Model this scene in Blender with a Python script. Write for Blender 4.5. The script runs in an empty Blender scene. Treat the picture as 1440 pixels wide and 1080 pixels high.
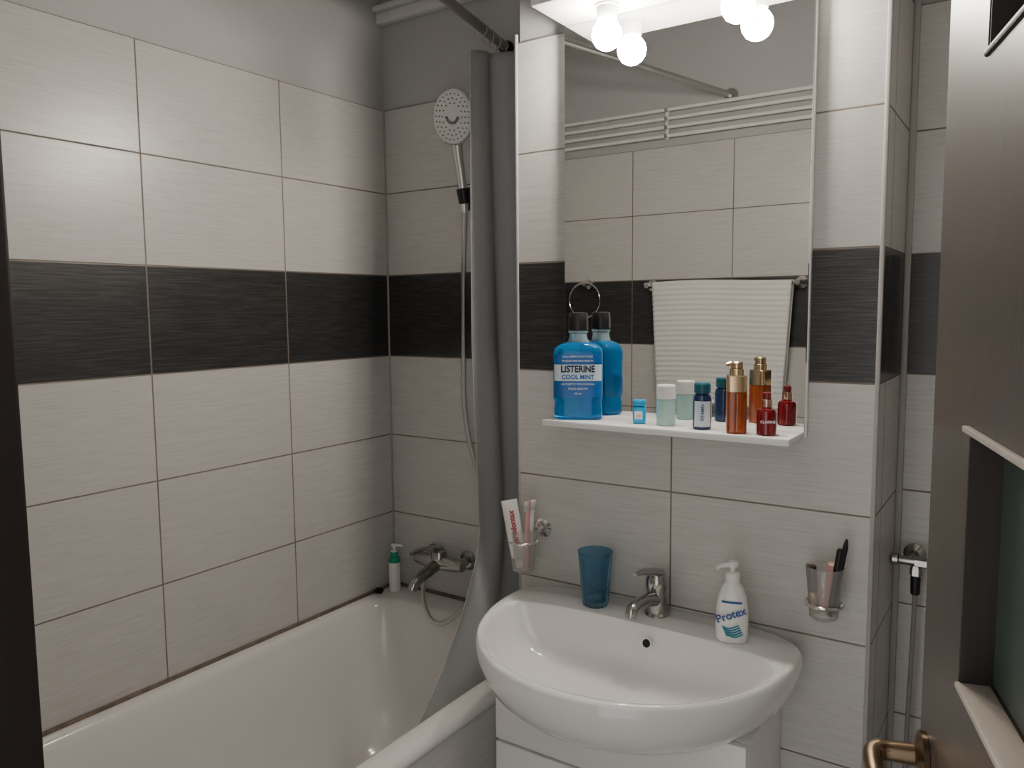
import bpy, bmesh, math, random
from mathutils import Vector, Matrix
random.seed(4)
scene=bpy.context.scene
COL=scene.collection

# ------------------------------------------------------------ materials
class NT:
    def __init__(s,name):
        s.m=bpy.data.materials.new(name); s.m.use_nodes=True
        s.t=s.m.node_tree; s.b=s.t.nodes['Principled BSDF']; s.out=s.t.nodes['Material Output']
    def n(s,typ,**k):
        nd=s.t.nodes.new(typ)
        for a,v in k.items(): setattr(nd,a,v)
        return nd
    def l(s,a,b): s.t.links.new(a,b)
    def math(s,op,a,b=None,c=None):
        nd=s.n('ShaderNodeMath',operation=op)
        for i,v in enumerate((a,b,c)):
            if v is None: continue
            if isinstance(v,(int,float)): nd.inputs[i].default_value=v
            else: s.l(v,nd.inputs[i])
        return nd.outputs[0]
    def mix(s,f,a,b):
        nd=s.n('ShaderNodeMix',data_type='RGBA')
        for sock,v in ((nd.inputs[0],f),(nd.inputs[6],a),(nd.inputs[7],b)):
            if isinstance(v,(int,float)): sock.default_value=v
            elif isinstance(v,tuple): sock.default_value=(*v,1)
            else: s.l(v,sock)
        return nd.outputs[2]

def mat(name,col,rough=.5,metal=0,trans=0,ior=1.45,var=.06,scale=30,coat=0,emis=None,es=0,alpha=1,sss=0,bump=0):
    q=NT(name); b=q.b
    g=q.n('ShaderNodeNewGeometry'); nz=q.n('ShaderNodeTexNoise'); nz.inputs['Scale'].default_value=scale; nz.inputs['Detail'].default_value=3
    q.l(g.outputs['Position'],nz.inputs['Vector'])
    dark=tuple(max(0,c*(1-var)) for c in col); lite=tuple(min(1,c*(1+var)) for c in col)
    q.l(q.mix(nz.outputs['Fac'],dark,lite),b.inputs['Base Color'])
    b.inputs['Roughness'].default_value=rough; b.inputs['Metallic'].default_value=metal
    b.inputs['Transmission Weight'].default_value=trans; b.inputs['IOR'].default_value=ior
    b.inputs['Coat Weight'].default_value=coat; b.inputs['Alpha'].default_value=alpha
    if sss:
        b.inputs['Subsurface Weight'].default_value=sss; b.inputs['Subsurface Scale'].default_value=.02
    if emis:
        b.inputs['Emission Color'].default_value=(*emis,1); b.inputs['Emission Strength'].default_value=es
    if bump:
        bp=q.n('ShaderNodeBump'); bp.inputs['Strength'].default_value=bump; bp.inputs['Distance'].default_value=.002
        q.l(nz.outputs['Fac'],bp.inputs['Height']); q.l(bp.outputs[0],b.inputs['Normal'])
    return q.m

LIGHTT=((.595,.585,.568),(.465,.453,.436)); BANDT=((.022,.022,.023),(.088,.086,.086))
def tile(name,axis,u0,band=True,dim=1.0,uf=12):
    q=NT(name); g=q.n('ShaderNodeNewGeometry'); sp=q.n('ShaderNodeSeparateXYZ'); q.l(g.outputs['Position'],sp.inputs[0])
    U=sp.outputs[axis]; Z=sp.outputs[2]
    u=q.math('DIVIDE',q.math('SUBTRACT',U,u0),.4); v=q.math('DIVIDE',q.math('SUBTRACT',Z,.10),.25)
    fu=q.math('FRACT',u); fv=q.math('FRACT',v); iu=q.math('FLOOR',u); iv=q.math('FLOOR',v)
    du=q.math('MULTIPLY',q.math('MINIMUM',fu,q.math('SUBTRACT',1.0,fu)),.4)
    dv=q.math('MULTIPLY',q.math('MINIMUM',fv,q.math('SUBTRACT',1.0,fv)),.25)
    d=q.math('MINIMUM',du,dv)
    mr=q.n('ShaderNodeMapRange',interpolation_type='SMOOTHSTEP'); q.l(d,mr.inputs[0])
    mr.inputs[1].default_value=.0010; mr.inputs[2].default_value=.0026; mr.inputs[3].default_value=1; mr.inputs[4].default_value=0
    grout=mr.outputs[0]
    seed=q.math('ADD',q.math('MULTIPLY',iu,7.31),q.math('MULTIPLY',iv,3.17))
    cb=q.n('ShaderNodeCombineXYZ'); q.l(q.math('MULTIPLY',U,uf),cb.inputs[0]); q.l(q.math('MULTIPLY',Z,400),cb.inputs[1]); q.l(seed,cb.inputs[2])
    nz=q.n('ShaderNodeTexNoise'); nz.inputs['Scale'].default_value=1; nz.inputs['Detail'].default_value=4; nz.inputs['Roughness'].default_value=.65
    q.l(cb.outputs[0],nz.inputs['Vector'])
    st=q.n('ShaderNodeMapRange'); q.l(nz.outputs['Fac'],st.inputs[0]); st.inputs[1].default_value=.38; st.inputs[2].default_value=.72
    ls=q.math('MULTIPLY',st.outputs[0],.9)
    light=q.mix(ls,tuple(c*dim for c in LIGHTT[0]),tuple(c*dim for c in LIGHTT[1]))
    st2=q.n('ShaderNodeMapRange'); q.l(nz.outputs['Fac'],st2.inputs[0]); st2.inputs[1].default_value=.45; st2.inputs[2].default_value=.80
    dark=q.mix(st2.outputs[0],*BANDT)
    isb=q.math('MULTIPLY',q.math('GREATER_THAN',Z,1.35),q.math('LESS_THAN',Z,1.60))
    body=q.mix(isb,light,dark) if band else light
    gn=q.n('ShaderNodeTexNoise'); gn.inputs['Scale'].default_value=6; q.l(g.outputs['Position'],gn.inputs['Vector'])
    gcol=q.mix(gn.outputs['Fac'],(.10,.078,.06),(.27,.235,.20))
    q.l(q.mix(grout,body,gcol),q.b.inputs['Base Color'])
    q.l(q.math('ADD',q.math('MULTIPLY',grout,.5),q.math('ADD',.24,q.math('MULTIPLY',nz.outputs['Fac'],.12))),q.b.inputs['Roughness'])
    bp=q.n('ShaderNodeBump'); bp.inputs['Strength'].default_value=.3; bp.inputs['Distance'].default_value=.001
    q.l(q.math('ADD',q.math('MULTIPLY',grout,-1.0),q.math('MULTIPLY',nz.outputs['Fac'],.2)),bp.inputs['Height']); q.l(bp.outputs[0],q.b.inputs['Normal'])
    return q.m

def wood(name,c1,c2,rough=.4):
    q=NT(name); g=q.n('ShaderNodeNewGeometry'); mp=q.n('ShaderNodeMapping'); q.l(g.outputs['Position'],mp.inputs[0]); mp.inputs['Scale'].default_value=(160,160,6)
    nz=q.n('ShaderNodeTexNoise'); nz.inputs['Scale'].default_value=1; nz.inputs['Detail'].default_value=4; q.l(mp.outputs[0],nz.inputs['Vector'])
    q.l(q.mix(nz.outputs['Fac'],c1,c2),q.b.inputs['Base Color']); q.b.inputs['Roughness'].default_value=rough
    bp=q.n('ShaderNodeBump'); bp.inputs['Strength'].default_value=.15; bp.inputs['Distance'].default_value=.001; q.l(nz.outputs['Fac'],bp.inputs['Height']); q.l(bp.outputs[0],q.b.inputs['Normal'])
    return q.m

YB=-.2815; XB1=.67; XB2=1.46; YF=-1.62; ZT=2.10; ZC=2.55; XJ=1.19
M={}
M['tile_left']=tile('tile_left_wall',1,-.4027)
M['tile_end']=tile('tile_end_wall',0,0.0)
M['tile_mid']=tile('tile_middle_wall',0,1.06)
M['tile_side']=tile('tile_side_return',1,.2,uf=3)
M['tile_front']=tile('tile_front_wall',0,.355)
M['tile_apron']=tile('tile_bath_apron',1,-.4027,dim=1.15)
M['paint']=mat('wall_paint',(.46,.46,.46),.8,bump=.15,scale=60,var=.03)
M['ceil']=mat('ceiling_paint',(.64,.64,.635),.9)
M['floor']=tile('floor_tile',0,.2,band=False,dim=.8)
M['trimw']=mat('white_plastic_trim',(.40,.39,.375),.5)
M['enamel']=mat('white_enamel',(.76,.75,.73),.14,var=.03,scale=5,coat=.3)
M['ceramic']=mat('white_ceramic',(.84,.835,.825),.09,var=.01,coat=.5)
M['sealant']=mat('stained_sealant',(.17,.13,.10),.7,var=.8,scale=40)
M['chrome']=mat('chrome',(.78,.77,.76),.12,metal=1,var=.05)
M['dchrome']=mat('worn_chrome',(.42,.41,.395),.2,metal=1,var=.2,scale=60)
M['steel']=mat('brushed_steel',(.5,.48,.46),.3,metal=1)
M['blackp']=mat('black_plastic',(.012,.012,.014),.35)
M['white']=mat('white_gloss_board',(.86,.85,.84),.25,var=.01)
M['whitep']=mat('white_plastic',(.82,.81,.79),.3,var=.02)
M['curtain']=mat('grey_curtain_fabric',(.52,.53,.535),.5,var=.04,scale=12)
M['mirror']=mat('mirror_silver',(.85,.86,.855),.004,metal=1,var=0)
M['bulb']=mat('lit_bulb',(1,1,1),.3,emis=(1,.91,.80),es=240)
M['doorwood']=wood('wenge_wood',(.072,.056,.047),(.033,.026,.021),.36)
M['glarebead']=wood('painted_glare_bead_wood',(.50,.45,.40),(.40,.35,.30),.35)  # bulb light on the brown beads, painted in as a paler wood colour
M['jamb']=wood('dark_frame_wood',(.02,.014,.011),(.01,.007,.006),.5)
M['frost']=mat('frosted_green_glass',(.055,.078,.066),.4,var=.1)
M['brass']=mat('aged_brass',(.28,.20,.13),.3,metal=1,var=.2)
M['towel']=mat('white_terry_towel',(.78,.77,.75),.95,var=.05,scale=300,bump=.5)
M['glass']=mat('frosted_glass',(.90,.90,.88),.22,trans=.86,var=.02,ior=1.35)
M['cup']=mat('blue_plastic_cup',(.28,.54,.72),.06,trans=.95,var=.03,ior=1.3)
M['mouth']=mat('blue_mouthwash',(.008,.34,.78),.05,trans=.75,ior=1.33,var=.03)
M['clearp']=mat('clear_blue_plastic',(.55,.78,.88),.08,trans=.7,ior=1.3,var=.02)
M['navy']=mat('navy_label',(.01,.07,.28),.35)
M['lwhite']=mat('white_label',(.66,.76,.82),.35)
M['ltext']=mat('white_print',(.85,.88,.9),.5)
M['ntext']=mat('navy_print',(.004,.012,.05),.5)
M['btext']=mat('blue_print',(.0,.12,.40),.5)
M['gtext']=mat('teal_print',(.02,.28,.42),.5)
M['cyan']=mat('cyan_plastic',(.0,.36,.68),.3)
M['lpanel']=mat('blue_label_panel',(.0,.11,.38),.3)
M['mint']=mat('pale_mint_plastic',(.48,.72,.68),.3,trans=.2)
M['teal']=mat('teal_cap',(.005,.10,.14),.35)
M['navyb']=mat('navy_glass_bottle',(.012,.03,.10),.15,coat=.4)
M['amber']=mat('amber_serum',(.46,.09,.015),.08,trans=.45,coat=.4)
M['gold']=mat('pale_gold',(.66,.47,.28),.22,metal=1)
M['red']=mat('dark_red_glass',(.22,.008,.012),.1,trans=.2,coat=.5)
M['rgold']=mat('rose_gold',(.55,.33,.25),.22,metal=1)
M['pink']=mat('pink_plastic',(.72,.38,.36),.35)
M['redp']=mat('red_print',(.45,.03,.03),.4)
M['brown']=mat('brown_lacquer',(.07,.02,.015),.25)
M['green']=mat('green_plastic',(.01,.30,.20),.3)
M['hair']=mat('dark_matted_hair',(.012,.009,.007),.8)
M['rubber']=mat('dark_hole',(.004,.004,.004),.6)
M['nozzle']=mat('grey_rubber_nozzles',(.20,.21,.22),.5)
M['headw']=mat('shower_face_grey',(.74,.735,.73),.3)
M['handle']=mat('satin_chrome_handle',(.74,.735,.73),.28,metal=.8,var=.04)
M['hose']=mat('ribbed_metal_hose',(.62,.60,.58),.28,metal=1,var=.25,scale=300)
M['palehose']=mat('pale_grey_hose',(.28,.27,.26),.5)
M['clip']=mat('brown_clip',(.30,.22,.17),.5)

# ------------------------------------------------------------ mesh helpers
def part(name,bm,m,parent=None,label=None,smooth=True,angle=27,loc=None):
    me=bpy.data.meshes.new(name)
    bmesh.ops.recalc_face_normals(bm,faces=bm.faces[:])
    bm.to_mesh(me); bm.free()
    for x in (m if isinstance(m,list) else [m]): me.materials.append(x)
    if smooth:
        for p in me.polygons: p.use_smooth=True
        me.set_sharp_from_angle(angle=math.radians(angle))
    o=bpy.data.objects.new(name,me); COL.objects.link(o)
    if parent: o.parent=parent
    if label: o['label']=label
    if loc: o.location=loc
    return o
def thing(name,label,cat,loc=(0,0,0),rz=0,group=None):
    o=bpy.data.objects.new(name,None); o.empty_display_size=.03; COL.objects.link(o)
    o.location=loc; o.rotation_euler=(0,0,rz); o['label']=label; o['category']=cat
    if group: o['group']=group
    return o
def bx(bm,a,b,bev=0,mi=0,segs=2):
    r=bmesh.ops.create_cube(bm,size=1)
    vs=r['verts']
    for v in vs: v.co=Vector([a[i]+(b[i]-a[i])*(v.co[i]+.5) for i in range(3)])
    fs=set(f for v in vs for f in v.link_faces)
    if bev:
        es=set(e for v in vs for e in v.link_edges)
        rr=bmesh.ops.bevel(bm,geom=list(es),offset=bev,segments=segs,profile=.5,affect='EDGES')
        fs=[f for f in bm.faces if f.is_valid and (f in fs or f in rr['faces'])]
    for f in fs:
        if f.is_valid: f.material_index=mi
def loops(bm,L,close0=True,close1=True,mi=0):
    rows=[[bm.verts.new(p) for p in l] for l in L]
    n=len(rows[0])
    for a,b in zip(rows,rows[1:]):
        for i in range(n):
            f=bm.faces.new((a[i],a[(i+1)%n],b[(i+1)%n],b[i])); f.material_index=mi
    if close0: bm.faces.new(rows[0][::-1]).material_index=mi
    if close1: bm.faces.new(rows[-1]).material_index=mi
    return rows
def circ(r,z,n=32,c=(0,0),ry=None,e=2):
    out=[]
    for i in range(n):
        t=2*math.pi*i/n; ct,s=math.cos(t),math.sin(t)
        x=math.copysign(abs(ct)**(2/e),ct)*r; y=math.copysign(abs(s)**(2/e),s)*(ry if ry else r)
        out.append(Vector((c[0]+x,c[1]+y,z)))
    return out
def lathe(bm,prof,n=32,c=(0,0),M4=None,c0=True,c1=True,mi=0):
    L=[circ(max(r,1e-4),z,n,c) for r,z in prof]
    if M4: L=[[M4@p for p in l] for l in L]
    loops(bm,L,c0,c1,mi)
def along(p,d,roll=0):
    d=Vector(d).normalized(); q=Vector((0,0,1)).rotation_difference(d)
    return Matrix.Translation(Vector(p))@q.to_matrix().to_4x4()
def spline(pts,k=8):
    P=[Vector(p) for p in pts]; P=[2*P[0]-P[1]]+P+[2*P[-1]-P[-2]]; out=[]
    for i in range(1,len(P)-2):
        for j in range(k):
            t=j/k; a,b,c,d=P[i-1:i+3]
            out.append(.5*((2*b)+(c-a)*t+(2*a-5*b+4*c-d)*t*t+(3*b-a-3*c+d)*t**3))
    out.append(P[-2]); return out
def tube(bm,pts,r,n=12,k=8,sy=1.0,mi=0):
    P=spline(pts,k) if k else [Vector(p) for p in pts]
    m=len(P); rad=(lambda t:r) if not isinstance(r,(list,tuple)) else (lambda t:(lambda s:r[min(int(s),len(r)-1)]*(1-(s-int(s)))+r[min(int(s)+1,len(r)-1)]*(s-int(s)))(t*(len(r)-1)))
    T=[(P[min(i+1,m-1)]-P[max(i-1,0)]).normalized() for i in range(m)]
    N=T[0].orthogonal().normalized() if abs(T[0].z)>.95 else T[0].cross(Vector((0,0,1))).normalized()
    L=[]
    for i in range(m):
        N=(N-T[i]*N.dot(T[i])).normalized(); Bv=T[i].cross(N); rr=rad(i/(m-1))
        L.append([P[i]+N*math.cos(a)*rr+Bv*math.sin(a)*rr*sy for a in [2*math.pi*j/n for j in range(n)]])
    loops(bm,L,mi=mi)
def torus(bm,R,r,M4,n=36,k=10,sx=1):
    rows=[]
    for i in range(n):
        a=2*math.pi*i/n
        rows.append([bm.verts.new(M4@Vector(((R+r*math.cos(b))*math.cos(a)*sx,(R+r*math.cos(b))*math.sin(a),r*math.sin(b)))) for b in [2*math.pi*j/k for j in range(k)]])
    for i in range(n):
        A,Bq=rows[i],rows[(i+1)%n]
        for j in range(k): bm.faces.new((A[j],Bq[j],Bq[(j+1)%k],A[(j+1)%k]))
def text(s,size,m,parent,loc,rot=(math.pi/2,0,0),bold=.0,name='printed_lettering',sx=1):
    c=bpy.data.curves.new(name,'FONT'); c.body=s; c.size=size; c.align_x='CENTER'; c.align_y='CENTER'; c.extrude=.0002; c.offset=bold
    o=bpy.data.objects.new('tmp',c); COL.objects.link(o)
    dg=bpy.context.evaluated_depsgraph_get(); dg.update()
    me=bpy.data.meshes.new_from_object(o.evaluated_get(dg)); bpy.data.objects.remove(o)
    me.materials.clear(); me.materials.append(m); me.name=name
    t=bpy.data.objects.new(name,me); COL.objects.link(t); t.parent=parent; t.location=loc; t.rotation_euler=rot; t.scale=(sx,1,1)
    return t
B=bmesh.new

# ------------------------------------------------------------ room shell
def struct(name,boxes,mats,label=None):
    bm=B()
    for a,b,mi in boxes: bx(bm,a,b,0,mi)
    o=part(name,bm,mats,smooth=False); o['kind']='structure'
    if label: o['label']=label
    return o
def wallmats(o,fx,fy):
    for p in o.data.polygons:
        if p.material_index<2: p.material_index=fx if abs(p.normal.x)>.5 else fy
struct('floor',[((-.2,-1.9,-.08),(2.1,.2,0),0)],[M['floor']])
struct('ceiling',[((-.2,-1.9,ZC),(2.1,.2,ZC+.08),0)],[M['ceil']])
struct('wall_left',[((-.1,YF-.1,0),(0,.1,ZT),0),((-.1,YF-.1,ZT),(-.008,.1,ZC),1)],[M['tile_left'],M['paint']])
struct('wall_back',[((0,0,0),(1.95,.1,ZT),0),((-.008,.008,ZT),(1.95,.1,ZC),1)],[M['tile_end'],M['paint']])
o=struct('wall_middle',[((XB1,YB,0),(XB2,0,ZT),0),((XB1+.008,YB+.008,ZT),(XB2-.008,.008,ZC),2)],[M['tile_mid'],M['tile_side'],M['paint']]); wallmats(o,1,0)
struct('wall_right',[((1.86,YF-.1,0),(1.95,0,ZT),0),((1.868,YF-.1,ZT),(1.95,.008,ZC),1)],[M['tile_left'],M['paint']])
o=struct('wall_front',[((0,YF-.10,0),(XJ-.03,YF,ZT),0),((-.008,YF-.10,ZT),(1.87,YF-.008,ZC),2),((XJ-.03,YF-.10,2.06),(1.86,YF,ZT),0)],[M['tile_front'],M['tile_side'],M['paint']]); wallmats(o,0,0)
bm=B()
bx(bm,(XJ-.04,YF-.12,0),(XJ,YF+.003,2.06),.003); bx(bm,(1.815,YF-.12,0),(1.858,YF-.02,2.06),.003); bx(bm,(XJ-.04,YF-.12,2.03),(1.858,YF+.003,2.07),.003)
o=part('trim_1',bm,M['jamb']); o['kind']='structure'; o['label']='dark brown wooden door frame'
def trim(i,a,b,lab): 
    bm=B(); bx(bm,a,b,.002); o=part('trim_%d'%i,bm,M['trimw']); o['kind']='structure'; o['label']=lab
trim(2,(XB1-.002,YB-.002,.0),(XB1+.005,YB+.006,2.12),'white plastic tile corner trim')
trim(3,(XB2-.006,YB-.002,0),(XB2+.002,YB+.007,ZC),'white plastic tile corner trim')
trim(4,(XB2,-.012,0),(XB2+.012,0,ZC),'white plastic corner strip')
trim(5,(-.001,-.005,.61),(.005,0,ZT),'white corner sealant strip')
bm=B(); bx(bm,(-.008,-.035,2.385),(XB1,.008,2.40),.003); bx(bm,(-.008,-.02,2.35),(XB1,.008,2.385),.006)
o=part('trim_6',bm,M['ceil']); o['kind']='structure'; o['label']='white painted ledge moulding'

# ------------------------------------------------------------ bathtub
tub=thing('bathtub','white enamelled built-in bathtub with tiled front panel','bathtub',(.34,-.775,0))
def rr(x0,x1,y0,y1,z,r,n=10):
    out=[]
    for cx,cy,a0 in ((x1-r,y1-r,0),(x0+r,y1-r,90),(x0+r,y0+r,180),(x1-r,y0+r,270)):
        for i in range(n+1):
            a=math.radians(a0+90*i/n); out.append(Vector((cx+r*math.cos(a)-.34,cy+r*math.sin(a)+.775,z)))
    return out
bm=B(); y0,y1=-1.617,-.001
loops(bm,[rr(.001,.680,y0,y1,.575,.006),rr(.001,.689,y0,y1,.578,.006),rr(.001,.692,y0,y1,.590,.006),rr(.001,.690,y0,y1,.603,.006),rr(.004,.682,y0+.003,y1-.003,.612,.006),
 rr(.032,.640,y0+.04,-.095,.612,.09),rr(.038,.630,y0+.045,-.103,.607,.10),rr(.044,.622,y0+.055,-.112,.590,.11),rr(.062,.604,y0+.10,-.135,.48,.13),rr(.085,.580,y0+.2,-.165,.32,.14),rr(.12,.545,y0+.28,-.20,.22,.15),rr(.18,.48,y0+.36,-.27,.185,.14),rr(.30,.36,y0+.7,-.5,.178,.03)],close0=False)
part('tub_shell',bm,M['enamel'],tub,angle=60)
bm=B(); bx(bm,(.655-.34,y0+.775,0),(.684-.34,-.001+.775,.576)); part('front_panel',bm,M['tile_apron'],tub,label='light tiled front panel',smooth=False)
bm=B(); bx(bm,(.0-.34,y0+.775,.609),(.009-.34,.774,.620),.002); bx(bm,(.009-.34,.764,.609),(.665-.34,.775,.620),.002); part('sealant_bead',bm,M['sealant'],tub,label='dark stained sealant line')

# ------------------------------------------------------------ bath mixer
bt=thing('bath_mixer_tap','chrome single lever bath mixer on tiled wall','tap',(.235,0,.74))
for sx in (-.065,.065):
    bm=B(); lathe(bm,[(.001,0),(.030,.0005),(.030,.004),(.022,.014),(.014,.016),(.014,.05)],28,M4=along((sx,0,0),(0,-1,0)))
    part('wall_flange',bm,M['dchrome'],bt)
bm=B(); tube(bm,[(-.088,-.058,0),(-.06,-.058,0),(0,-.06,0),(.06,-.058,0),(.088,-.058,0)],[.017,.021,.025,.021,.017],20)
lathe(bm,[(.024,-.01),(.025,.02),(.022,.033),(.012,.040),(.001,.042)],24,c=(0,-.06))
part('mixer_body',bm,M['dchrome'],bt)
bm=B(); tube(bm,[(0,-.07,-.005),(-.004,-.12,-.02),(-.008,-.16,-.036),(-.009,-.175,-.055)],[.019,.017,.015,.013],16); part('spout',bm,M['dchrome'],bt)
bm=B(); tube(bm,[(0,-.05,.040),(-.004,-.09,.050),(-.01,-.14,.055),(-.014,-.18,.05)],[.013,.011,.009,.006],14,sy=.6); part('lever',bm,M['dchrome'],bt)

# ------------------------------------------------------------ hand shower
hs=thing('hand_shower','round grey hand shower on wall bracket with metal hose','shower head',(.34,0,1.81))
bm=B(); bx(bm,(-.016,-.014,-.035),(.016,0,.03),.004); tube(bm,[(0,-.01,0),(0,-.035,.002)],.010,k=0); lathe(bm,[(.013,-.02),(.017,-.018),(.018,.02),(.014,.022)],20,M4=along((0,-.05,0),(0,-.25,1)))
part('wall_bracket',bm,M['blackp'],hs,label='black plastic wall bracket')
bm=B(); tube(bm,[(0,-.046,-.045),(0,-.05,0),(.002,-.063,.06),(.008,-.082,.11),(.014,-.096,.15)],[.009,.0115,.012,.013,.016],16,sy=.8); part('shower_handle',bm,M['handle'],hs)
H=along((.018,-.112,.202),(.14,-1,-.20))
def oval(prof,mi,bm):
    LL=[[H@Vector((math.cos(t)*.063*s,math.sin(t)*.074*s,z)) for t in [2*math.pi*i/48 for i in range(48)]] for s,z in prof]
    loops(bm,LL,mi=mi)
bm=B(); oval([(.3,-.026),(.7,-.020),(.95,-.010),(1.0,-.002),(1.0,.003),(.95,.007)],0,bm); part('shower_head',bm,M['handle'],hs)
bm=B(); oval([(.93,.004),(.93,.008),(.88,.010),(.1,.011)],0,bm); part('spray_face',bm,M['headw'],hs,label='light grey spray face')
bm=B()
for rg,k in ((.80,26),(.64,20),(.48,14)):
    for i in range(k):
        a=2*math.pi*i/k; lathe(bm,[(.0020,.009),(.0020,.0120),(.001,.0128)],8,M4=H@Matrix.Translation((math.cos(a)*.063*rg,math.sin(a)*.074*rg,0)))
for i in range(7):
    a=math.radians(200+140*i/6); lathe(bm,[(.0045,.010),(.004,.0135),(.002,.014)],10,M4=H@Matrix.Translation((math.cos(a)*.018,math.sin(a)*.020+.004,0)))
o=part('spray_nozzles',bm,M['nozzle'],hs); o['kind']='stuff'
hp=[(.340,-.045,1.765),(.333,-.042,1.68),(.322,-.035,1.55),(.316,-.03,1.38),(.316,-.03,1.22),(.338,-.03,1.09),(.395,-.035,.97),(.435,-.05,.85),(.405,-.085,.71),(.335,-.135,.610),(.270,-.140,.592),(.212,-.11,.645),(.195,-.07,.72)]
bm=B(); tube(bm,[(a-.34,b,c-1.81) for a,b,c in hp],.0074,10,10); part('shower_hose',bm,M['hose'],hs,label='ribbed silver metal hose')

# ------------------------------------------------------------ curtain rod and curtain
R0=Vector((.46,0,2.20)); R1=Vector((.742,YF,2.252))
rod=thing('shower_curtain_rod','straight metal shower curtain rod between two walls','curtain rod',R0)
bm=B(); tube(bm,[(0,0,0),(R1-R0)*.55],.0125,20,0); part('rod_tube',bm,M['steel'],rod)
bm=B(); tube(bm,[(R1-R0)*.53,(R1-R0)*1.0],.0105,20,0); part('rod_extension',bm,M['steel'],rod)
bm=B(); lathe(bm,[(.020,.0),(.020,.008),(.016,.014),(.014,.025)],24,M4=along((0,-.001,0),(0,-1,0))); part('end_cap',bm,M['blackp'],rod,label='dark rubber end cap')
bm=B(); lathe(bm,[(.024,.0),(.024,.008),(.017,.016),(.015,.03)],24,M4=along((R1-R0)+Vector((0,.001,0)),(0,1,0))); part('end_cap',bm,M['steel'],rod)

cur=thing('shower_curtain','plain grey shower curtain bunched beside tiled wall','curtain',(.5,-.15,.5))
bm=B(); NS,NZ=150,70; rows=[]
zb=.50
for j in range(NZ+1):
    t=j/NZ; row=[]
    for i in range(NS+1):
        s=i/NS
        ztop=2.183-.045*s
        z=ztop+(zb-ztop)*t
        low=max(0,min(1,(.92-z)/.40)); low=low**1.25
        yend=-.212-.045*min(1,t*2.2)-.31*low
        ys=-.014-.09*low
        y=ys+(yend-ys)*s
        xc=.455-.174*y*(1-low)+.035*min(1,t*1.3)*(1-low)+low*(.120-.02*s)+.035*max(0,1-s*3)**1.5*(1-low)
        A=(.011 if s<.45 else .011-.006*min(1,(s-.45)/.3))*(1-.35*low)*(.85+.15*min(1,t*3))
        ph=2*math.pi*(1.6*s)+.5*math.sin(2.1*t)+1.2
        x=xc+A*math.sin(ph)+.0025*math.sin(9*s+5*t)
        if z<.62: x=min(x,.598-.16*(.60-z) if z<.6 else .6)
        row.append(bm.verts.new((x-.5,y+.004*math.cos(ph)+.15,z-.5)))
    rows.append(row)
for a,b in zip(rows,rows[1:]):
    for i in range(NS): bm.faces.new((a[i],a[i+1],b[i+1],b[i]))
o=part('curtain_fabric',bm,M['curtain'],cur,angle=180)
sm=o.modifiers.new('thick','SOLIDIFY'); sm.thickness=.0012
for i in range(4):
    y=-.04-.042*i; p=R0+(R1-R0)*(-y/-YF)
    bm=B(); torus(bm,.019,.0014,Matrix.Translation(p-Vector((.5,-.15,.5))+Vector((0,0,-.010)))@Matrix.Rotation(math.radians(90+8*(i%3-1)),4,'X'),24,8)
    part('curtain_ring',bm,M['steel'],cur)

# ------------------------------------------------------------ mirror unit
mx0,mx1,mz0,mz1=.806,1.338,1.243,2.105
mi=thing('bathroom_mirror','tall frameless mirror with white shelf and lamp canopy','mirror',((mx0+mx1)/2,YB,mz0))
cx=(mx0+mx1)/2
def L(x,y,z): return (x-cx,y-YB,z-mz0)
bm=B(); bx(bm,L(mx0,-.295,mz0),L(mx1,YB,mz1),.001); part('backing_board',bm,M['white'],mi)
bm=B(); bx(bm,L(mx0+.002,-.299,mz0+.002),L(mx1-.002,-.2951,mz1-.001),.0015,segs=1); part('mirror_glass',bm,M['mirror'],mi,smooth=False)
bm=B(); bx(bm,L(mx0+.006,-.405,1.241),L(mx1-.003,-.299,1.255),.003); part('shelf_board',bm,M['white'],mi,label='glossy white shelf')
bm=B(); bx(bm,L(mx0+.004,-.438,2.105),L(mx1+.01,YB,2.135),.003); can=part('lamp_canopy',bm,M['white'],mi,label='white lamp canopy board')
for x in (.943,1.212):
    bm=B(); lathe(bm,[(.020,0),(.021,.003),(.021,.024),(.024,.026),(.024,.030)],28,M4=Matrix.Translation(L(x,-.358,2.0755))); part('lamp_socket',bm,M['whitep'],can,label='white lamp socket')
    bm=B(); lathe(bm,[(.003,-.0315),(.012,-.029),(.022,-.0225),(.029,-.011),(.031,0),(.029,.011),(.023,.021),(.016,.027),(.014,.032)],32,M4=Matrix.Translation(L(x,-.358,2.046))); part('light_bulb',bm,M['bulb'],can,label='lit warm white globe bulb',angle=60)

# ------------------------------------------------------------ basin
bc=Vector((1.04,-.40))
ba=thing('washbasin','white ceramic semi-oval washbasin above white cabinet','washbasin',(bc.x,bc.y,.70))
NB=160
def se_r(c,s,a,b,e): return ((abs(c)/a)**e+(abs(s)/b)**e)**(-1/e)
def outl(s,z,n=NB):
    out=[]
    for i in range(n):
        t=2*math.pi*i/n; c,sn=math.cos(t),math.sin(t)
        a=.322*s
        if sn>=0: r=se_r(c,sn,a,.1175*(.75+.25*s),3.0)
        else: r=se_r(c,sn,a,.352*s,2.06)
        out.append(Vector((c*r,sn*r,z-.70)))
    return out
def inn(s,z,n=NB,dy=0):
    out=[]
    k=1-s
    for i in range(n):
        t=2*math.pi*i/n; c,sn=math.cos(t),math.sin(t)
        r=se_r(c,sn,.289*s,(.066 if sn>=0 else .262)*(s if sn<0 else (.5+.5*s)),2.7 if sn>=0 else 2.05)
        out.append(Vector((c*r,sn*r-.064+dy-.05*max(0,k),z-.70)))
    return out
bm=B()
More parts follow.
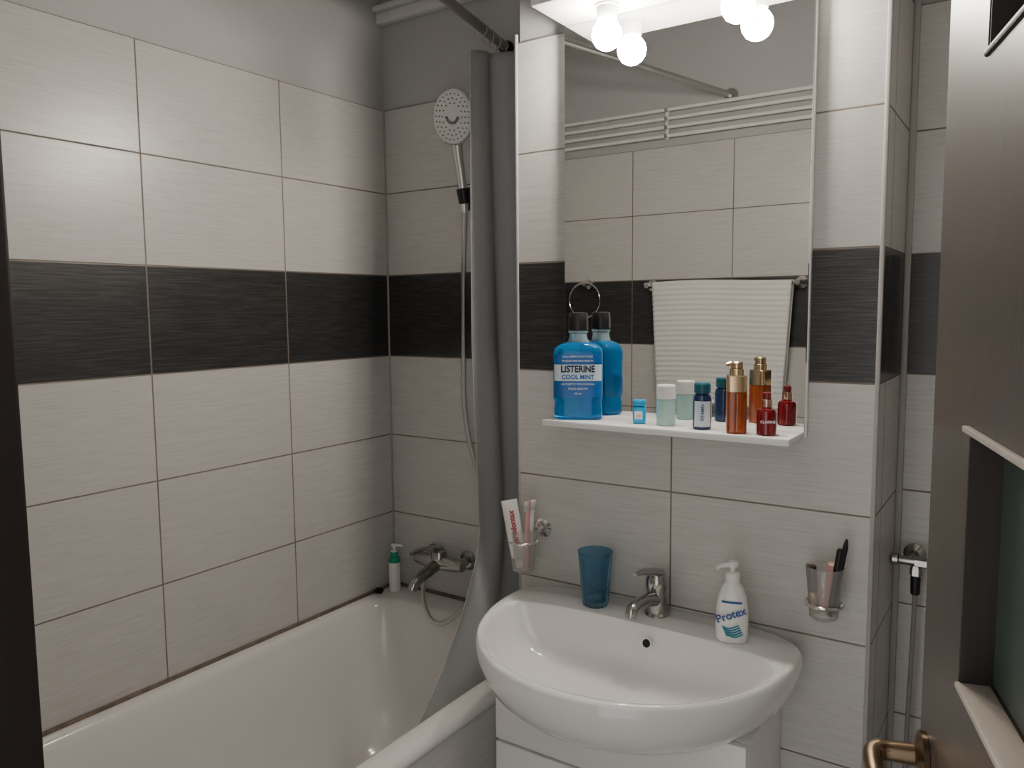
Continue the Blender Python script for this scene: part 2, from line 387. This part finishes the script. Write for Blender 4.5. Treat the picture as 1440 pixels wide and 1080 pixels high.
loops(bm,[outl(.40,.7145),outl(.60,.7155),outl(.75,.7205),outl(.86,.736),outl(.93,.760),outl(.972,.788),outl(.994,.811),outl(1,.825),outl(.999,.833),outl(.994,.840),outl(.986,.8445),outl(.976,.846),
  inn(1.040,.8455),inn(1.018,.844),inn(1.0,.839),inn(.985,.830),inn(.96,.808),inn(.91,.778),inn(.82,.753),inn(.68,.736),inn(.45,.726),inn(.12,.722)])
part('basin_bowl',bm,M['ceramic'],ba,angle=80)
bm=B(); Mo=along((.024,-.0125,.113),(0,-1,.3)); torus(bm,.0095,.0015,Mo,24,8); part('overflow_ring',bm,M['ceramic'],ba)
bm=B(); lathe(bm,[(.0092,0),(.0092,.001),(.001,.0012)],24,M4=Mo); part('overflow_hole',bm,M['rubber'],ba,label='dark overflow hole')
bm=B(); lathe(bm,[(.022,.021),(.022,.025),(.017,.026),(.001,.024)],24,c=(0,-.165)); part('drain_ring',bm,M['chrome'],ba)

cab=thing('basin_cabinet','white under-basin cabinet against tiled wall','cabinet',(1.03,-.39,0))
bm=B(); bx(bm,(-.272,-.108,.06),(.272,.108,.714),.003); bx(bm,(-.26,-.09,0),(.26,.10,.06)); part('cabinet_body',bm,M['white'],cab)
bm=B(); bx(bm,(-.272,-.126,.566),(.272,-.109,.713),.003); part('drawer_front',bm,M['white'],cab)
for s in (-1,1):
    bm=B(); bx(bm,(-.272 if s<0 else .002,-.126,.07),(-.002 if s<0 else .272,-.109,.560),.003); dr=part('door',bm,M['white'],cab)
    bm=B(); tube(bm,[(s*.03,-.126,.40),(s*.03,-.145,.41),(s*.03,-.145,.50),(s*.03,-.126,.51)],.004,10,6); part('handle',bm,M['chrome'],dr)

tp=thing('basin_mixer_tap','chrome single lever basin mixer tap on washbasin','tap',(1.052,-.333,.845))
bm=B(); lathe(bm,[(.026,0),(.026,.004),(.023,.008),(.021,.03),(.021,.055),(.0235,.062),(.0235,.078),(.018,.090),(.005,.094)],32); part('tap_body',bm,M['dchrome'],tp)
bm=B(); tube(bm,[(0,-.005,.035),(-.004,-.04,.043),(-.010,-.075,.043),(-.013,-.095,.037),(-.014,-.100,.024)],[.016,.014,.0125,.012,.0115],16); part('spout',bm,M['dchrome'],tp)
bm=B(); tube(bm,[(0,.008,.088),(-.004,-.02,.097),(-.012,-.045,.103),(-.018,-.070,.103)],[.017,.015,.011,.006],14,sy=.6); part('lever',bm,M['dchrome'],tp)

cu=thing('tumbler','translucent blue ribbed plastic tumbler on washbasin edge','cup',(.917,-.356,.8465))
bm=B()
def rib(r,z,n=128): return [Vector((math.cos(a)*(r*(1+.05*abs(math.cos(8*a))-.02)),math.sin(a)*(r*(1+.05*abs(math.cos(8*a))-.02)),z)) for a in [2*math.pi*i/n for i in range(n)]]
loops(bm,[rib(.020,.001),rib(.026,0),rib(.028,.004),rib(.030,.03),rib(.034,.08),rib(.0365,.108),circ(.038,.114,128),circ(.0385,.120,128),circ(.0370,.1205,128),circ(.0350,.105,128),circ(.0305,.06,128),circ(.0265,.012,128),circ(.005,.010,128)])
part('tumbler_cup',bm,M['cup'],cu,angle=50)

so=thing('soap_dispenser','white liquid soap pump bottle standing on washbasin','soap bottle',(1.228,-.378,.8465),rz=.26)
bm=B(); loops(bm,[circ(.026,0,40,ry=.018,e=2.6),circ(.030,.003,40,ry=.021,e=2.6),circ(.031,.03,40,ry=.022,e=2.6),circ(.030,.065,40,ry=.021,e=2.5),circ(.027,.088,40,ry=.019,e=2.4),circ(.021,.105,40,ry=.016,e=2.2),circ(.014,.116,40,ry=.0135),circ(.012,.119,40),circ(.012,.122,40)])
part('bottle_body',bm,M['whitep'],so,angle=60)
bm=B(); lathe(bm,[(.014,.120),(.014,.134),(.011,.137),(.005,.138),(.005,.146),(.010,.147),(.011,.155),(.009,.158),(.001,.159)],24); tube(bm,[(0,0,.151),(-.012,-.008,.152),(-.026,-.014,.149),(-.029,-.016,.144)],[.006,.005,.004,.0035],12); part('pump_head',bm,M['whitep'],so)
def shell(m,a,b,e,z0,z1,amax,parent,name,label=None,off=.0004,n=24,cut=0):
    bm=B(); r=[]
    for z in (z0,z1):
        row=[]
        for i in range(n+1):
            t=-math.pi/2+amax*(2*i/n-1); c,s=math.cos(t),math.sin(t)
            row.append(bm.verts.new((math.copysign(abs(c)**(2/e),c)*(a+off),math.copysign(abs(s)**(2/e),s)*(b+off),z)))
        r.append(row)
    for i in range(n): bm.faces.new((r[0][i],r[0][i+1],r[1][i+1],r[1][i]))
    return part(name,bm,m,parent,label)
shell(M['navy'],.0302,.0212,2.5,.080,.084,.60,so,'label_band','navy printed band',off=-.0004)
text('Protex',.0215,M['navy'],so,(-.001,-.0240,.058),(math.radians(90),math.radians(-24),0),.0004)
bm=B()
for k in range(5): tube(bm,[(-.018+.002*k,-.0226,.034-.004*k),(-.004+.003*k,-.0232,.031-.004*k),(.014+.002*k,-.0228,.039-.004*k)],.0013,6,4)
part('label_wave_print',bm,M['gtext'],so,'teal wave print')

# ------------------------------------------------------------ shelf items
SZ=1.2552
mw=thing('mouthwash_bottle','large blue mouthwash bottle with black cap on shelf','mouthwash bottle',(.873,-.352,SZ),rz=.47)
W=.0535
bm=B(); loops(bm,[circ(.046,0,48,ry=.024,e=5),circ(W-.002,.004,48,ry=.029,e=5),circ(W-.001,.02,48,ry=.030,e=5),circ(W-.003,.036,48,ry=.0285,e=5),circ(W-.003,.040,48,ry=.0285,e=5),circ(W,.046,48,ry=.030,e=5),circ(W,.143,48,ry=.030,e=5),circ(W-.002,.152,48,ry=.028,e=5),circ(.043,.160,48,ry=.024,e=4),circ(.024,.166,48,ry=.019,e=2.3)])
part('bottle_body',bm,M['mouth'],mw,angle=40)
bm=B(); loops(bm,[circ(.024,.166,40,ry=.019,e=2.3),circ(.0195,.175,40),circ(.0185,.184,40),circ(.021,.186,40),circ(.021,.190,40),circ(.016,.192,40)]); part('bottle_neck',bm,M['clearp'],mw,label='clear plastic neck')
bm=B(); lathe(bm,[(.020,.191),(.0215,.192),(.0215,.210),(.0205,.227),(.0195,.229),(.001,.230)],32); part('screw_cap',bm,M['blackp'],mw,label='black screw cap')
shell(M['lpanel'],W,.030,5,.121,.141,.95,mw,'upper_label','blue upper label',off=.0004)
shell(M['lwhite'],W,.030,5,.084,.119,1.02,mw,'front_label','pale front label')
shell(M['lpanel'],W,.030,5,.048,.0835,1.02,mw,'lower_label','dark blue lower label')
text('LISTERINE',.0195,M['ntext'],mw,(0,-.0308,.109),bold=.0007,sx=.84)
text('COOL MINT',.0132,M['btext'],mw,(0,-.0308,.0920),bold=.0004,sx=.95)
text('ANTISEPTIC MOUTHWASH',.0058,M['ltext'],mw,(0,-.0310,.077)); text('FRESH BREATH',.0062,M['ltext'],mw,(0,-.0310,.067)); text('500 ml',.0055,M['ltext'],mw,(0,-.0310,.057))
text('KILLS GERMS THAT CAUSE',.0054,M['ltext'],mw,(0,-.0308,.136)); text('PLAQUE AND BAD BREATH',.0054,M['ltext'],mw,(0,-.0308,.127))

fl=thing('dental_floss_box','small bright blue dental floss box on shelf','dental floss',(1.020,-.358,SZ),rz=.45)
bm=B(); bx(bm,(-.0135,-.008,0),(.0135,.008,.036),.004); part('box_body',bm,M['cyan'],fl)
bm=B(); bx(bm,(-.0135,-.008,.0365),(.0135,.008,.050),.004); part('flip_lid',bm,M['cyan'],fl)
bm=B(); bx(bm,(-.010,-.0084,.010),(.006,-.0078,.026),.0002,segs=1); part('printed_label',bm,M['ltext'],fl,label='white printed label')
bm=B(); bx(bm,(-.006,-.0087,.014),(.004,-.0083,.019),.0001,segs=1); part('printed_mark',bm,M['pink'],fl,label='pink printed mark')

cj=thing('cream_bottle','pale mint cylindrical bottle with white cap on shelf','cosmetic bottle',(1.076,-.352,SZ),rz=.4)
bm=B(); lathe(bm,[(.017,0),(.0188,.002),(.019,.052),(.0185,.054)],32); part('bottle_body',bm,M['mint'],cj)
bm=B(); lathe(bm,[(.0188,.0545),(.0192,.055),(.0192,.080),(.0178,.0825),(.001,.083)],32); part('cap',bm,M['whitep'],cj,label='white cap')

vt=thing('vitamin_bottle','dark glass pill bottle with teal cap on shelf','pill bottle',(1.156,-.362,SZ),rz=.4)
bm=B(); lathe(bm,[(.016,0),(.018,.002),(.0182,.058),(.0165,.066),(.013,.070),(.013,.074)],32); part('bottle_body',bm,M['navyb'],vt)
bm=B(); lathe(bm,[(.0155,.0715),(.0162,.072),(.0162,.088),(.0145,.091),(.001,.0915)],32)
part('ribbed_cap',bm,M['teal'],vt,label='teal ribbed cap')
shell(M['lwhite'],.0182,.0182,2,.006,.056,.95,vt,'paper_label','white printed paper label')
text('VITAMIN',.0085,M['navy'],vt,(0,-.0190,.034),(math.pi/2,math.radians(-90),0),.0002)

se=thing('serum_bottle','tall amber serum bottle with gold pump on shelf','serum bottle',(1.228,-.375,SZ),rz=.4)
bm=B(); loops(bm,[circ(.0185,0,32,ry=.016,e=5),circ(.019,.002,32,ry=.0165,e=5),circ(.019,.076,32,ry=.0165,e=5),circ(.0185,.078,32,ry=.016,e=5)]); part('bottle_body',bm,M['amber'],se)
bm=B(); loops(bm,[circ(.0182,.0785,32,ry=.0157,e=5),circ(.019,.079,32,ry=.0165,e=5),circ(.019,.108,32,ry=.0165,e=5),circ(.0180,.110,32,ry=.015,e=5),circ(.0135,.1105,32),circ(.0135,.121,32),circ(.012,.122,32)]); part('gold_collar',bm,M['gold'],se,label='pale gold collar')
bm=B(); loops(bm,[circ(.009,.1215,24),circ(.0115,.123,24),circ(.0115,.134,24),circ(.009,.136,24)]); tube(bm,[(0,0,.131),(-.011,-.004,.132),(-.020,-.007,.130)],[.005,.0045,.0035],10); part('pump_head',bm,M['gold'],se,label='gold pump head')
bm=B(); bx(bm,(-.0006,-.0172,.004),(.0006,-.0164,.076)); part('bottle_divider',bm,M['gold'],se,label='gold centre line')

rb=thing('red_serum_bottle','small dark red dropper bottle on shelf','serum bottle',(1.284,-.371,SZ),rz=.4)
bm=B(); lathe(bm,[(.016,0),(.0182,.002),(.0185,.042),(.016,.048),(.009,.051),(.009,.054)],32); part('bottle_body',bm,M['red'],rb)
bm=B(); lathe(bm,[(.0095,.052),(.010,.053),(.010,.066),(.0085,.067),(.0075,.0675)],24); part('neck_collar',bm,M['rgold'],rb,label='rose gold collar')
bm=B(); lathe(bm,[(.0075,.067),(.008,.068),(.008,.078),(.005,.080),(.001,.0805)],24); part('push_button',bm,M['red'],rb)
text('CLARINS',.0068,M['ltext'],rb,(0,-.0190,.026),bold=.0001)

# ------------------------------------------------------------ glass holders
def holder(label,x,zb,zr,mxo):
    y=-.345
    h=thing('tumbler_holder',label,'toothbrush holder',(x,YB,zb))
    dz=zr-zb; dy=y-YB
    bm=B(); lathe(bm,[(.001,0),(.023,.0005),(.023,.006),(.017,.012),(.008,.014),(.006,.03)],28,M4=along((mxo,0,dz+.02),(0,-1,0))); tube(bm,[(mxo,-.022,dz+.02),(mxo*.7,-.03,dz+.012),(mxo*.3,dy+.033,dz)],.0055,10); part('wall_mount',bm,M['chrome'],h)
    bm=B(); torus(bm,.0325,.0035,Matrix.Translation((0,dy,dz)),40,10); part('holder_ring',bm,M['chrome'],h)
    bm=B(); lathe(bm,[(.012,.001),(.023,0),(.0255,.003),(.0305,.06),(.0335,.098),(.0320,.0985),(.0290,.06),(.0235,.008),(.001,.007)],40,c=(0,dy)); part('glass_tumbler',bm,M['glass'],h,label='frosted glass tumbler')
    return h
holder('chrome wall holder with frosted glass holding toothpaste',.722,.885,.955,.018)
holder('chrome wall holder with frosted glass holding cosmetics',1.39,.915,.943,-.0)

tpst=thing('toothpaste_tube','white and red toothpaste tube standing in glass','toothpaste',(.719,-.352,.8955),rz=.35); tpst.rotation_euler=(math.radians(3),math.radians(-9),.55); tpst.scale=(1.12,1.12,1.08)
bm=B(); loops(bm,[circ(.010,.018,32,ry=.009),circ(.0155,.024,32,ry=.0145),circ(.0165,.05,32,ry=.0135),circ(.0165,.11,32,ry=.008,e=2),circ(.0165,.138,32,ry=.0025),circ(.0165,.150,32,ry=.0010)]); part('tube_body',bm,M['whitep'],tpst,angle=60)
bm=B(); lathe(bm,[(.009,0),(.0105,.001),(.0105,.018),(.008,.0185)],24); part('screw_cap',bm,M['whitep'],tpst)
text('parodontax',.0165,M['redp'],tpst,(.001,-.0150,.092),(math.radians(84),math.radians(-90),0),.0005)
def brush(name_label,base,tilt,rz,col,L0=.165):
    b=thing('toothbrush',name_label,'toothbrush',base,rz); b.rotation_euler=(tilt[0],tilt[1],rz)
    bm=B(); tube(bm,[(0,0,0),(0,0,.05),(0,.001,.10),(0,0,L0-.025),(0,0,L0)],[.007,.008,.006,.005,.0075],12,sy=.6); part('brush_handle',bm,M[col],b)
    bm=B()
    for i in range(6):
        for j in range(3): lathe(bm,[(.0012,0),(.0013,.010),(.0006,.011)],6,M4=along(((j-1)*.0028,-.002,L0-.022+i*.004),(0,-1,0)))
    o=part('bristles',bm,M['whitep'],b); o['kind']='stuff'
brush('white toothbrush standing in frosted glass',(.730,-.336,.894),(math.radians(4),math.radians(5)),.5,'whitep',.16)
brush('pink toothbrush standing in frosted glass',(.737,-.352,.894),(math.radians(-2),math.radians(-0)),.2,'pink',.158)

def stick(name,label,cat,base,tilt,parts):
    s=thing(name,label,cat,base); s.rotation_euler=(tilt[0],tilt[1],0)
    for nm,prof,m in parts: bm=B(); lathe(bm,prof,20); part(nm,bm,M[m],s)
stick('lipstick','dark brown lipstick tube in frosted glass','lipstick',(1.376,-.350,.924),(math.radians(2),math.radians(-6)),[('tube_base',[(.008,0),(.0085,.001),(.0085,.04)],'gold'),('tube_cap',[(.0085,.0402),(.0095,.041),(.0095,.088),(.008,.090),(.001,.0905)],'brown')])
stick('lip_gloss','pink lip gloss tube in frosted glass','lip gloss',(1.394,-.340,.924),(math.radians(1),math.radians(5)),[('tube_base',[(.007,0),(.0085,.001),(.0085,.060)],'pink'),('tube_cap',[(.0082,.0602),(.0088,.061),(.0088,.095),(.006,.097),(.001,.0975)],'pink')])
stick('mascara','black mascara tube standing in frosted glass','mascara',(1.402,-.352,.924),(math.radians(2),math.radians(7)),[('tube_base',[(.005,0),(.0055,.001),(.0055,.08)],'blackp'),('tube_cap',[(.0055,.0802),(.0065,.081),(.006,.128),(.004,.131),(.001,.1315)],'blackp')])
stick('makeup_brush','thin black makeup brush in frosted glass','makeup brush',(1.406,-.336,.924),(math.radians(-2),math.radians(7)),[('brush_handle',[(.003,0),(.0035,.06),(.0045,.115)],'blackp'),('brush_tip',[(.0045,.1152),(.0050,.128),(.003,.140),(.001,.144)],'blackp')])

# ------------------------------------------------------------ bath corner items
sh=thing('shampoo_dispenser','slim white pump bottle with green top on tub corner','shampoo bottle',(.050,-.055,.6125),rz=.5)
bm=B(); lathe(bm,[(.015,0),(.018,.002),(.018,.100),(.015,.110),(.009,.114),(.009,.117)],28); part('bottle_body',bm,M['whitep'],sh)
bm=B(); lathe(bm,[(.0105,.112),(.0108,.113),(.0105,.130),(.004,.132),(.004,.142),(.009,.143),(.009,.150),(.001,.151)],28); tube(bm,[(0,0,.147),(.02,-.004,.148),(.026,-.005,.144)],.004,10); part('pump_head',bm,M['whitep'],sh)
bm=B(); lathe(bm,[(.0184,.094),(.0184,.101),(.0155,.110),(.0112,.113),(.0112,.126),(.0106,.127)],28,c0=False,c1=False); part('coloured_collar',bm,M['green'],sh,label='green collar')
hc=thing('drain_hair_clump','small dark clump of hair on tub rim','hair clump',(.024,-.10,.612))
bm=B()
for k in range(26):
    a=random.uniform(0,6.28)
    r=random.uniform(.004,.018)
    P=[(math.cos(a+i*.9)*r*random.uniform(.5,1.1),math.sin(a+i*.9)*r*random.uniform(.5,1.1)*.8,.002+random.uniform(0,.014)) for i in range(5)]
    tube(bm,P,.0012,5,5)
o=part('hair_strands',bm,M['hair'],hc); o['kind']='stuff'

# ------------------------------------------------------------ water valve in recess
wv=thing('water_valve','chrome angle valve with flexible hose on tiled wall','valve',(1.500,0,.964))
bm=B(); lathe(bm,[(.001,0),(.022,.0005),(.022,.004),(.014,.010),(.010,.012),(.010,.055)],24,M4=along((0,0,0),(0,-1,0))); tube(bm,[(-.022,-.062,0),(.025,-.062,0)],.0095,14,0); lathe(bm,[(.012,-.012),(.012,.010)],6,M4=along((.020,-.062,0),(1,0,0))); lathe(bm,[(.010,-.030),(.0115,-.028),(.0115,-.016),(.009,-.008)],6,c=(.010,-.062)); part('valve_body',bm,M['dchrome'],wv)
bm=B(); lathe(bm,[(.006,0),(.012,.002),(.013,.012),(.008,.016),(.001,.017)],16,M4=along((-.022,-.062,0),(-1,0,0))); part('valve_knob',bm,M['dchrome'],wv)
bm=B(); lathe(bm,[(.007,-.070),(.009,-.068),(.010,-.034),(.009,-.030)],16,c=(.010,-.062)); part('hose_collar',bm,M['blackp'],wv,label='black hose collar')
bm=B(); tube(bm,[(.010,-.062,-.066),(.008,-.060,-.2),(.004,-.055,-.4),(.002,-.05,-.6),(0,-.045,-.80)],.0045,10); part('supply_hose',bm,M['palehose'],wv,label='thin pale grey hose')

# ------------------------------------------------------------ door leaf (open)
dirv=Vector((.274,-.962,0)); ang=math.atan2(dirv.y,dirv.x)
door=bpy.data.objects.new('door_1',None); COL.objects.link(door); door.location=(1.60,-.89,0); door.rotation_euler=(0,0,ang); door['kind']='structure'; door['label']='dark brown wooden door with frosted glass panes, open'
wins=[(.17,.37),(.68,.88),(1.166,1.388),(1.698,1.905)]
X0,X1,W0,W1=.050,.70,.200,.56
TH=.042
bm=B(); bx(bm,(X0,0,.01),(W0,TH,2.02)); bx(bm,(W1,0,.01),(X1,TH,2.02))
zz=[.01]+[v for w in wins for v in w]+[2.02]
for a,b in zip(zz[::2],zz[1::2]): bx(bm,(W0,.0,a),(W1,TH,b),0)
part('door_leaf',bm,M['doorwood'],door,smooth=False)
for k,(a,b) in enumerate(wins):
    bm=B(); bx(bm,(W0+.003,.026,a+.003),(W1-.003,.031,b-.003)); part('glass_pane',bm,M['frost'],door,label='frosted greenish glass pane',smooth=False)
    bm=B(); bx(bm,(W0,.001,a),(W0+.003,TH-.001,b)); bx(bm,(W1-.003,.001,a),(W1,TH-.001,b)); bx(bm,(W0+.003,.001,b-.003),(W1-.003,TH-.001,b)); part('shade_lining',bm,M['jamb'],door,label='window reveal lining with shade painted nearly black',smooth=False)  # recess shade painted as a near-black lining on the reveal
    bm=B(); bx(bm,(W0-.001,-.006,b-.001),(W1+.001,.000,b+.004),.001); part('window_moulding',bm,M['glarebead'],door,label='wooden moulding with bulb glare painted pale')  # pale colour stands for lamp glare along the bead
    bm=B(); bx(bm,(W0-.001,-.003,a-.005),(W1+.001,.025,a+.001),.002); part('window_moulding',bm,M['glarebead'] if k<3 else M['jamb'],door,label='wooden moulding with bulb glare painted pale' if k<3 else 'dark wooden moulding')  # sill glare painted pale, except on the topmost window
bm=B(); lathe(bm,[(.001,0),(.024,.0005),(.025,.006),(.018,.010),(.011,.012),(.010,.04)],28,M4=along((.084,0,1.032),(0,-1,0)))
tube(bm,[(.084,-.030,1.032),(.085,-.044,1.032),(.096,-.052,1.031),(.14,-.053,1.027),(.20,-.050,1.023)],[.010,.011,.010,.009,.007],14); part('door_handle',bm,M['brass'],door,label='aged brass lever handle')

# ------------------------------------------------------------ opposite wall items (seen in mirror)
tb=thing('towel_bar','chrome towel bar mounted on tiled wall','towel bar',(.725,YF,1.578))
bm=B(); tube(bm,[(-.29,.055,0),(.29,.055,0)],.007,14,0)
part('bar_tube',bm,M['chrome'],tb)
for s in (-1,1):
    bm=B(); lathe(bm,[(.001,0),(.022,.0005),(.022,.008),(.012,.014),(.011,.068),(.008,.070)],24,M4=along((s*.28,0,0),(0,1,0))); part('wall_mount',bm,M['chrome'],tb)
tw=thing('hand_towel','white ribbed towel hanging over chrome bar','towel',(.728,YF+.055,1.576))
bm=B(); rows=[]; NX=60; prof=[]
for i in range(90): prof.append((.014,-.44+.44*i/89))
for i in range(1,9): a=math.pi*i/9; prof.append((math.cos(a)*.014,math.sin(a)*.012))
for i in range(50): prof.append((-.014,-.36*i/49))
for k,(y,z) in enumerate(prof):
    row=[]
    for i in range(NX+1):
        s=i/NX; w=.005*math.sin(s*9+z*3)+.0018*math.sin(z*330)
        row.append(bm.verts.new((-.258+.516*s+.10*z*(s-.45),y+(w if y>0 else w*.4-.004),z+.004*math.sin(s*5))))
    rows.append(row)
for a,b in zip(rows,rows[1:]):
    for i in range(NX): bm.faces.new((a[i],a[i+1],b[i+1],b[i]))
o=part('towel_cloth',bm,M['towel'],tw,angle=180); s_=o.modifiers.new('t','SOLIDIFY'); s_.thickness=.004; s_.offset=0
tr=thing('towel_ring','round chrome towel ring mounted on tiled wall','towel ring',(.16,YF,1.59))
bm=B(); lathe(bm,[(.001,0),(.020,.0005),(.020,.008),(.010,.012),(.009,.04)],24,M4=along((0,0,0),(0,1,0))); part('wall_mount',bm,M['chrome'],tr)
bm=B(); torus(bm,.070,.004,Matrix.Translation((0,.036,-.065))@Matrix.Rotation(math.radians(90),4,'X'),40,10); part('ring',bm,M['chrome'],tr)
dl=thing('clothes_drying_rack','white wall mounted drying rack with thin rails','drying rack',(.60,YF,2.18))
for k in range(4):
    bm=B(); tube(bm,[(-.59,.02,-.045+.032*k),(.56,.02,-.045+.032*k)],.0065,10,0); part('rail',bm,M['whitep'],dl)
for x in (-.59,-.10,.55):
    bm=B(); bx(bm,(x-.006,0,-.055),(x+.006,.014,.060),.002); part('bracket',bm,M['whitep'],dl)
for k in range(4):
    bm=B(); bx(bm,(-.106,.012,-.051+.032*k),(-.094,.028,-.039+.032*k),.002); part('clip',bm,M['clip'],dl,label='small brown clip')

# ------------------------------------------------------------ world, camera
w=bpy.data.worlds.new('World'); scene.world=w; w.use_nodes=True
bg=w.node_tree.nodes['Background']; bg.inputs[0].default_value=(1,.97,.93,1); bg.inputs[1].default_value=1.15
cam=bpy.data.cameras.new('Camera'); co=bpy.data.objects.new('Camera',cam); COL.objects.link(co)
cam.sensor_width=36; cam.lens=1105.25/1440*36; cam.clip_start=.02
yaw,pit,rol=.5904,.0955,.0090
f=Vector((-math.sin(yaw)*math.cos(pit),math.cos(yaw)*math.cos(pit),-math.sin(pit))); r=Vector((math.cos(yaw),math.sin(yaw),0)); u=r.cross(f)
r2=math.cos(rol)*r-math.sin(rol)*u; u2=math.sin(rol)*r+math.cos(rol)*u
co.matrix_world=Matrix((( r2.x,u2.x,-f.x,1.6995),(r2.y,u2.y,-f.y,-1.8442),(r2.z,u2.z,-f.z,1.4940),(0,0,0,1)))
scene.camera=co
scene.view_settings.view_transform='AgX'
scene.view_settings.exposure=0.45
